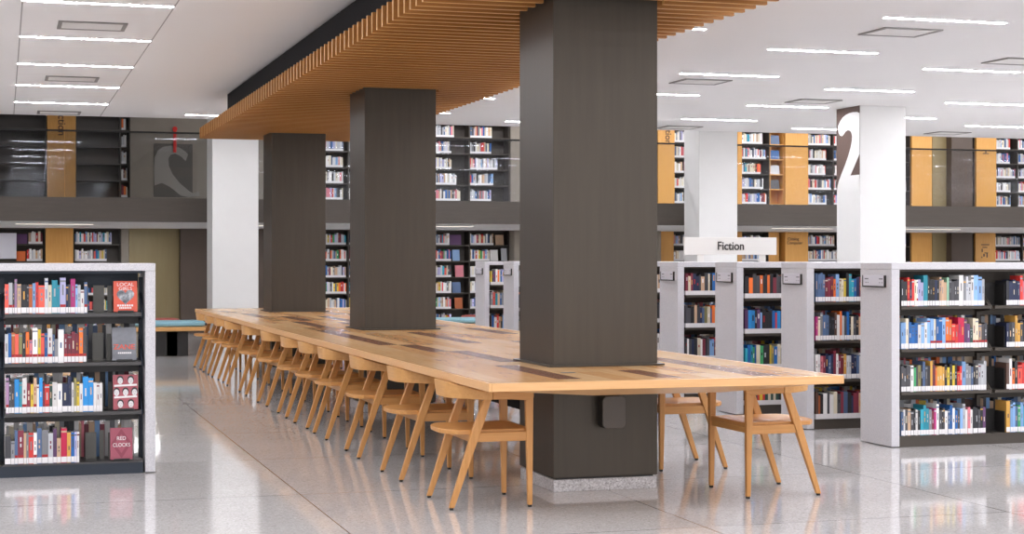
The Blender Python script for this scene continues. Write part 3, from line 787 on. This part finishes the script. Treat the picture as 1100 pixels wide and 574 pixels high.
# Fiction sign on the fourth bookcase
fs = thing('hanging_sign', (6.81, RY[3] + .02, 1.362), "long white sign reading 'Fiction' standing on a low bookcase", 'sign')
fs.name = 'shelf_sign'
MB().box(6.322, 7.303, RY[3] - .01, RY[3] + .012, 1.432, 1.604).build('sign_board', M['sign'], fs, fs.location, .002)
for x in (6.46, 7.12):
    MB().box(x, x + .07, RY[3] + .0, RY[3] + .02, 1.3625, 1.432).build('post', M['sign'], fs, fs.location)
text('Fiction', .115, (0, -.034, 1.516 - 1.362), M['ink'], fs, offset=.0016, sx=.92)

# ------------------------------------------------------------------ back wall shelving, both floors
YW = 32.0
LOWZ = [1.673, 1.358, 1.040, .725, .412, .10]
UPZ = [4.12, 3.805, 3.49, 3.175, 2.865, 2.55]
def wall_case(x0, x1, zs, z0, z1, label, metal, bay=.80, books=True, pal=None, fills=None, grp='wall bookcases'):
    t = thing('wall_bookcase', ((x0 + x1) / 2, YW + .18, z0), label, 'bookcase', grp)
    of = t.location
    n = max(1, round((x1 - x0) / bay)); w = (x1 - x0) / n
    MB().box(x0, x1, YW + .34, YW + .36, z0, z1).build('back', metal, t, of)
    MB().box(x0, x1, YW + .005, YW + .34, z1 - .03, z1).build('top', metal, t, of)
    for i in range(n + 1):
        x = x0 + i * w
        MB().box(max(x0, x - .012), min(x1, x + .012), YW + .005, YW + .34, z0, z1 - .03).build('upright', metal, t, of)
    for z in zs:
        for i in range(n):
            MB().box(x0 + i * w + .013, x0 + (i + 1) * w - .013, YW, YW + .34, z - .022, z).build('shelf', metal, t, of)
            if books:
                far_row(x0 + i * w + .02, x0 + (i + 1) * w - .02, YW + .03, z, .23, (fills(i, z) if fills else R.uniform(.7, .98)), .2, pal, wmean=.03)
    return t
# face-out covers on the lower wall bookcase between the columns and at the left
def face_px(x0, x1, z, h, k, label):
    EXC.append((x0 - .01, x1 + .01, z)); cover_book(x0, x1, YW + .05, z + .005, h, cover_mat(k), label, 'face-out books on the far wall')
for x0, x1, i, h, k, l in ((8.46, 8.69, 0, .2, 'v', 'purple face-out book on the top lower shelf between the columns'), (8.51, 8.66, 1, .22, 's', 'pale blue face-out book under the purple one on the far wall'),
                           (8.57, 8.74, 2, .23, 'p', 'pink face-out book mid-height on the far wall between the columns'), (8.51, 8.68, 3, .21, 'S', 'slate blue face-out book low on the far wall between the columns'),
                           (8.56, 8.72, 4, .22, 'O', 'orange-framed face-out book lowest on the far wall between the columns'), (9.40, 9.57, 0, .2, 'h', 'tan face-out book near the right end of the far top shelf'),
                           (9.29, 9.45, 1, .22, 'w', 'white face-out book near the right end of the far second shelf'), (9.52, 9.64, 1, .25, 'A', 'slim pale face-out book at the right end of the far second shelf'),
                           (.25, .43, 0, .18, 'v', 'purple face-out book on the far left wall bookcase'), (.24, .40, 1, .18, 'o', 'orange-fronted face-out book on the far left wall bookcase')):
    face_px(x0, x1, LOWZ[i], h, k, l)
MB_ = M['metal_brown']
far_pal = 'kKnbbstgyorRplwwwwwwcccaAAAAhhSSffl'
pale = 'wwwwwcccAAAASslhhprKkab'
EXC += [(-.3, .45, LOWZ[0]), (-.3, .42, LOWZ[1])]
wall_case(-1.0, .745, LOWZ, 0, 1.975, 'lower wall bookcase at the far left, left of a wood panel', MB_, .85, fills=lambda i, z: .97, pal='wwcprrRhA')
wall_case(1.26, 2.10, LOWZ, 0, 1.975, 'lower wall bookcase between the wood panel and the gold panel, far left', MB_, .85, pal=far_pal)
gap = lambda i, z: R.uniform(.62, .9)
wall_case(5.6, 9.66, LOWZ, 0, 1.975, 'wide lower wall bookcase seen between the bronze columns', MB_, .76, fills=lambda i, z: (.55 if i in (3,) else .98 if i < 3 else .62), pal=far_pal)
wall_case(13.19, 14.6, LOWZ, 0, 1.975, 'lower wall bookcase behind the white column and Fiction sign', MB_, .75, pal=pale)
wall_case(14.72, 15.34, LOWZ, 0, 1.975, 'narrow lower wall bookcase right above the Fiction sign', MB_, .65, pal=pale)
wall_case(16.24, 18.68, LOWZ, 0, 1.975, "lower wall bookcase behind the '2' column", MB_, .80, pal=pale)
wall_case(20.06, 20.24, LOWZ, 0, 1.975, 'very narrow lower wall bookcase left of the rightmost wood panel', MB_, .3, pal=pale)
wall_case(20.76, 23.6, LOWZ, 0, 1.975, 'lower wall bookcase at the far right', MB_, .80, pal=pale)
wall_case(-2.0, .76, UPZ, ST, 4.45, 'empty dark upper shelving at the far left behind glass', M['upper_dark'], .9, False, grp='upper wall bookcases')
wall_case(1.30, 2.10, UPZ, ST, 4.45, 'empty dark upper shelving right of the vertical lettered wood panel', M['upper_dark'], .9, False, grp='upper wall bookcases')
wall_case(2.10, 2.26, UPZ, ST, 4.45, 'slim upper bookcase with books beside the taupe wall panel', MB_, .3, True, 'wwcchhRAo', grp='upper wall bookcases')
wall_case(5.6, 9.66, UPZ, ST, 4.45, 'wide upper wall bookcase seen between the bronze columns', MB_, .83, True, pale, fills=lambda i, z: R.uniform(.55, .8) if i >= 3 else .9, grp='upper wall bookcases')
wall_case(13.21, 14.6, UPZ, ST, 4.45, 'upper wall bookcase behind the white column near the Fiction sign', MB_, .75, True, pale, grp='upper wall bookcases')
wall_case(14.72, 15.36, UPZ, ST, 4.45, 'narrow upper wall bookcase right of the white column', MB_, .65, True, far_pal, grp='upper wall bookcases')
wall_case(16.24, 18.68, UPZ, ST, 4.45, "upper wall bookcase behind the '2' column", MB_, .62, True, pale, grp='upper wall bookcases')
wall_case(20.06, 20.26, UPZ, ST, 4.45, 'very narrow upper wall bookcase right of the brown pier', MB_, .3, True, pale, grp='upper wall bookcases')
wall_case(20.78, 23.6, UPZ, ST, 4.45, 'upper wall bookcase at the far right', MB_, .62, True, pale, grp='upper wall bookcases')
o = many.build('shelved_books', M['many']); tag(o, 'the many other books on the far and rear shelves', 'books', kind='stuff')

# display shelf unit with wooden case (upper right)
wd = thing('display_shelving', (15.53, YW + .18, ST), 'wooden display shelving with face-out books on the upper floor', 'bookcase')
MB().box(15.37, 15.69, YW + .3, YW + .36, ST, 4.45).build('back', M['panelwood'], wd, wd.location)
for x in (15.37, 15.68): MB().box(x, x + .012, YW, YW + .3, ST, 4.45).build('side', M['panelwood'], wd, wd.location)
for z in UPZ: MB().box(15.383, 15.679, YW, YW + .3, z - .02, z).build('shelf', M['panelwood'], wd, wd.location)
for z, k, nm in zip(UPZ[1:5], 'SbAK', ('topmost', 'second', 'third', 'lowest')):
    cover_book(15.41, 15.62, YW + .06, z + .005, .19, cover_mat(k), f'{BC[k][0]} face-out book, {nm} visible on the wooden upper display shelving', 'books on the wooden display shelving')
nb = MB().box(-.30, .24, YW - .03, YW - .012, 1.40, 1.87).build('notice_board', M['plate']); tag(nb, 'blank pale panel fixed to the far left wall bookcase', 'board')

# panels of the back wall
def panel(x0, x1, z0, z1, m, label, yf=YW - .05, cat='wall panel', kind='structure', d=.42):
    o = thing('wall_panel', ((x0 + x1) / 2, yf, z0), label, cat, None, kind=kind)
    MB().box(x0, x1, yf, yf + d, z0, z1).build('board', m, o, o.location, .002)
    return o
PW = M['panelwood']
panel(.754, 1.245, 0, 1.964, PW, 'wood wall panel on the lower floor at the far left')
p = panel(.78, 1.29, ST, 4.6, PW, "wood wall panel with vertical lettering on the upper floor, left")
text('Nonfiction', .19, (0, -.005, 4.08 - ST), M['ink_brown'], p, (math.pi / 2, math.pi / 2, 0), .002)
panel(2.25, 3.17, 0, 1.964, M['gold'], 'bronze-gold wall panel on the lower floor')
panel(2.11, 2.245, 0, 1.964, M['taupe'], 'narrow pale reveal beside the bronze-gold panel')
panel(3.175, 5.58, 0, 1.964, M['darkpanel'], 'dark brown wall panel on the lower floor behind the left white column', yf=YW - .3)
tp = panel(2.27, 5.58, ST, 4.6, M['taupe'], 'taupe upper wall panel with a painted reflection of a numeral')
ox, oz = tp.location.x, tp.location.z
MB().box(2.70, 3.42, YW - .056, YW - .051, 2.56, 3.56).build('painted_reflection_field', M['reflection_dark'], tp, tp.location)  # glass reflection of a numeral, painted onto the wall panel
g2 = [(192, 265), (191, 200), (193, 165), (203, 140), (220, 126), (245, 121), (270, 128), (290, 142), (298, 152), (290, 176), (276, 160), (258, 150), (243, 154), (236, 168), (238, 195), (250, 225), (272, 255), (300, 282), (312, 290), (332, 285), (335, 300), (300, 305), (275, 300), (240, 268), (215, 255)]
MB().extrude([(2.70 + (a - 190) / 122 * .72, 3.56 - (b - 115) / 190 * 1.0) for a, b in g2], lambda u, v, w: (u, YW - .0575 - w, v), .003).build('painted_reflection_numeral', M['reflection_pale'], tp, tp.location)
fx = thing('wall_fixture', (3.09, YW - .06, 3.46), 'slim red vertical fixture on the taupe upper wall', 'fixture')
MB().box(3.06, 3.12, YW - .075, YW - .0575, 3.40, 3.82).build('red_bar', M['fixture_red'], fx, fx.location, .004)
MB().extrude(ell(3.09, 3.84, .045, .045), lambda u, v, w: (u, YW - .085 + w, v), .0275).build('red_cap', M['fixture_red'], fx, fx.location)
panel(9.68, 12.80, 0, 1.964, M['taupe'], 'taupe lower wall panel right of the wide bookcase', yf=YW - .3)
panel(9.68, 12.80, ST, 4.6, M['taupe'], 'taupe upper wall panel right of the wide bookcase')
panel(12.83, 13.18, 0, 1.964, PW, 'wood wall panel on the lower floor, right of the near column')
p = panel(12.83, 13.20, ST, 4.6, PW, 'lettered wood wall panel on the upper floor, right of the near column')
text('Fiction', .19, (.04, -.005, 4.0 - ST), M['ink_brown'], p, (math.pi / 2, math.pi / 2, 0), .002)
panel(14.61, 14.71, 0, 1.964, PW, 'thin wood wall strip on the lower floor beside the white column')
panel(14.61, 14.71, ST, 4.6, PW, 'thin wood wall strip on the upper floor beside the white column')
panel(15.35, 15.64, 0, 1.964, PW, 'recessed wood panel left of the catalog computer sign', yf=YW + .12, d=.25)
p = panel(15.70, 16.23, 0, 1.964, PW, "wood wall panel lettered 'Catalog Computer'")
text('Catalog', .085, (-.085, -.004, 1.815), M['ink_brown'], p, offset=.0005)
text('Computer', .085, (-.05, -.004, 1.735), M['ink_brown'], p, offset=.0005)
panel(15.70, 16.23, ST, 4.6, PW, 'wood wall panel on the upper floor above the catalog sign')
panel(18.69, 19.18, 0, 1.964, PW, "wood wall panel on the lower floor right of the '2' column")
panel(18.69, 19.18, ST, 4.6, PW, "wood wall panel on the upper floor right of the '2' column")
for z0, z1, fl in ((0, 1.964, 'lower'), (ST, 4.6, 'upper')):
    panel(19.19, 19.53, z0, z1, M['gold'], f'lit-toned beige face of the pier on the {fl} floor at the right')  # lighter colour stands for light on the dark pier's left side
    panel(19.535, 20.05, z0, z1, M['darkpanel'], f'dark brown pier on the {fl} floor at the right', yf=YW - .25)
p = panel(20.25, 20.75, 0, 1.964, PW, 'wood wall panel with small dark markings at the far right, lower floor')
mk = MB()
for x, z, w, h in ((20.39, 1.70, .2, .02), (20.42, 1.64, .12, .02), (20.40, 1.55, .03, .07), (20.47, 1.52, .09, .02), (20.44, 1.45, .04, .06), (20.52, 1.43, .03, .09), (20.39, 1.42, .03, .03)):
    mk.box(x, x + w, YW - .053, YW - .0505, z, z + h)
mk.build('dark_marking', M['ink_brown'], p, p.location)
p = panel(20.27, 20.77, ST, 4.6, PW, 'wood wall panel with small dark markings at the far right, upper floor')
MB().box(20.43, 20.58, YW - .053, YW - .0505, 3.69, 3.71).box(20.49, 20.52, YW - .053, YW - .0505, 3.71, 3.75).build('dark_marking', M['ink_brown'], p, p.location)

# glass guard of the upper floor
gg = thing('glass_balustrade', (13, YS + .05, ST), 'long clear glass guard along the upper floor edge with dark rail', 'balustrade')
x = -6.9; 
while x < 32:
    w = 2.6
    MB().box(x + .005, x + w - .005, YS + .04, YS + .052, ST + .001, 3.335).build('glass_pane', M['glass'], gg, gg.location)
    x += w
MB().box(-6.9, 32, YS + .03, YS + .062, 3.336, 3.362).build('rail', M['metal_dark'], gg, gg.location)

# lights under and above the upper floor
for i, x in enumerate((-2.6, .2, 3.6, 6.6, 9.4, 13.5, 16.2, 19.4, 22.4)):
    t = thing('ceiling_light', (x + .6, 28.0, SB - .012), 'thin light under the upper floor edge, ' + (f'{ORD[i]} from its left end' if i < 8 else 'last at its right end'), 'ceiling light', 'lights under the upper floor')
    MB().box(x, x + 1.2, 27.97, 28.03, SB - .012, SB - .003).build('diffuser', M['light_far'], t, t.location)
    MB().box(x - .01, x + 1.21, 27.96, 28.04, SB - .006, SB - .0005).build('housing', M['metal_grey'], t, t.location)
    bulb(x + 1.5, 30.6, SB - .01, 1.0, .05, s=60)  # added area lamp without a fixture, lights the lower shelves for the dim strip
for x in (5.5, 7.5, 9.5, 12.5, 14.5, 16.5, 18.5, 20.5, 22.5): 
    bulb(x, 29.6, 4.98, 1.2, .12, s=75); bulb(x, 27.6, 4.98, 1.2, .1, s=60)
for x in (-2, 1.5): bulb(x, 29, 4.98, 1.2, .06, s=40)

# ------------------------------------------------------------------ benches
def bench(x0, x1, y0, y1, cush, lab, clab, cx=None, grp='benches by the far wall'):
    t = thing('bench', ((x0 + x1) / 2, (y0 + y1) / 2, 0), lab, 'bench', grp)
    MB().box(x0, x1, y0, y1, .36, .42).build('seat_board', M['bench'], t, t.location, .012)
    for xs in (x0 + .35, x1 - .6):
        MB().box(xs, xs + .3, y0 + .12, y1 - .12, 0, .36).build('support', M['metal_dark'], t, t.location)
    a, b = cx or (x0 + .05, x1 - .05)
    c = MB(); rings = []
    for k, (ins, z) in enumerate(((.03, .421), (.0, .44), (.0, .475), (.02, .495), (.07, .503))):
        rings.append([(u, v, z) for u, v in rrect(a + ins, b - ins, y0 + .04 + ins, y1 - .04 - ins, max(.02, .14 - ins), 5)])
    of = ((a + b) / 2, (y0 + y1) / 2, .421)
    o = c.loft(rings).build('seat_cushion', M[cush], None, of, loc=of, smooth=False)
    tag(o, clab, 'cushion', 'bench cushions')
bench(1.75, 2.85, 24.3, 24.95, 'blue_fabric', 'wooden bench beyond the left bookcase, with blue cushion', 'pale blue cushion on the bench beyond the left bookcase')
bench(1.6, 2.6, 25.35, 25.95, 'red_fabric', 'wooden bench with red cushion behind the blue one at left', 'coral red cushion behind the pale blue one at left')
bench(5.3, 7.05, 24.3, 24.95, 'blue_fabric', 'wooden bench with blue cushion seen between the bronze columns', 'pale blue cushion seen past the table between the columns')
bench(5.2, 6.55, 25.4, 26.0, 'red_fabric', 'wooden bench with red cushion behind the middle column', 'coral red cushion just right of the middle bronze column')
bench(6.95, 8.6, 25.4, 26.0, 'red_fabric', 'wooden bench with red cushion behind the farthest low bookcase', 'coral red cushion beside the farthest low bookcase')

# ------------------------------------------------------------------ world, camera, look
w = bpy.data.worlds.new('daylight'); S.world = w; w.use_nodes = True
bg = w.node_tree.nodes['Background']; bg.inputs['Color'].default_value = lin('#f4f4f8'); bg.inputs['Strength'].default_value = 0.8
cd = bpy.data.cameras.new('camera'); co = bpy.data.objects.new('camera', cd); COL.objects.link(co)
th = math.atan((550 - 3) / 1800)
co.location = (0, 0, 1.386); co.rotation_euler = (math.pi / 2, 0, -th)
cd.sensor_fit = 'HORIZONTAL'; cd.sensor_width = 36; cd.lens = 1800 / 1100 * 36
cd.shift_y = -8 / 1100; cd.clip_end = 200
S.camera = co
vs = S.view_settings; vs.view_transform = 'Standard'; vs.look = 'None'; vs.gamma = 1; vs.use_curve_mapping = False
vs.exposure = 1.36
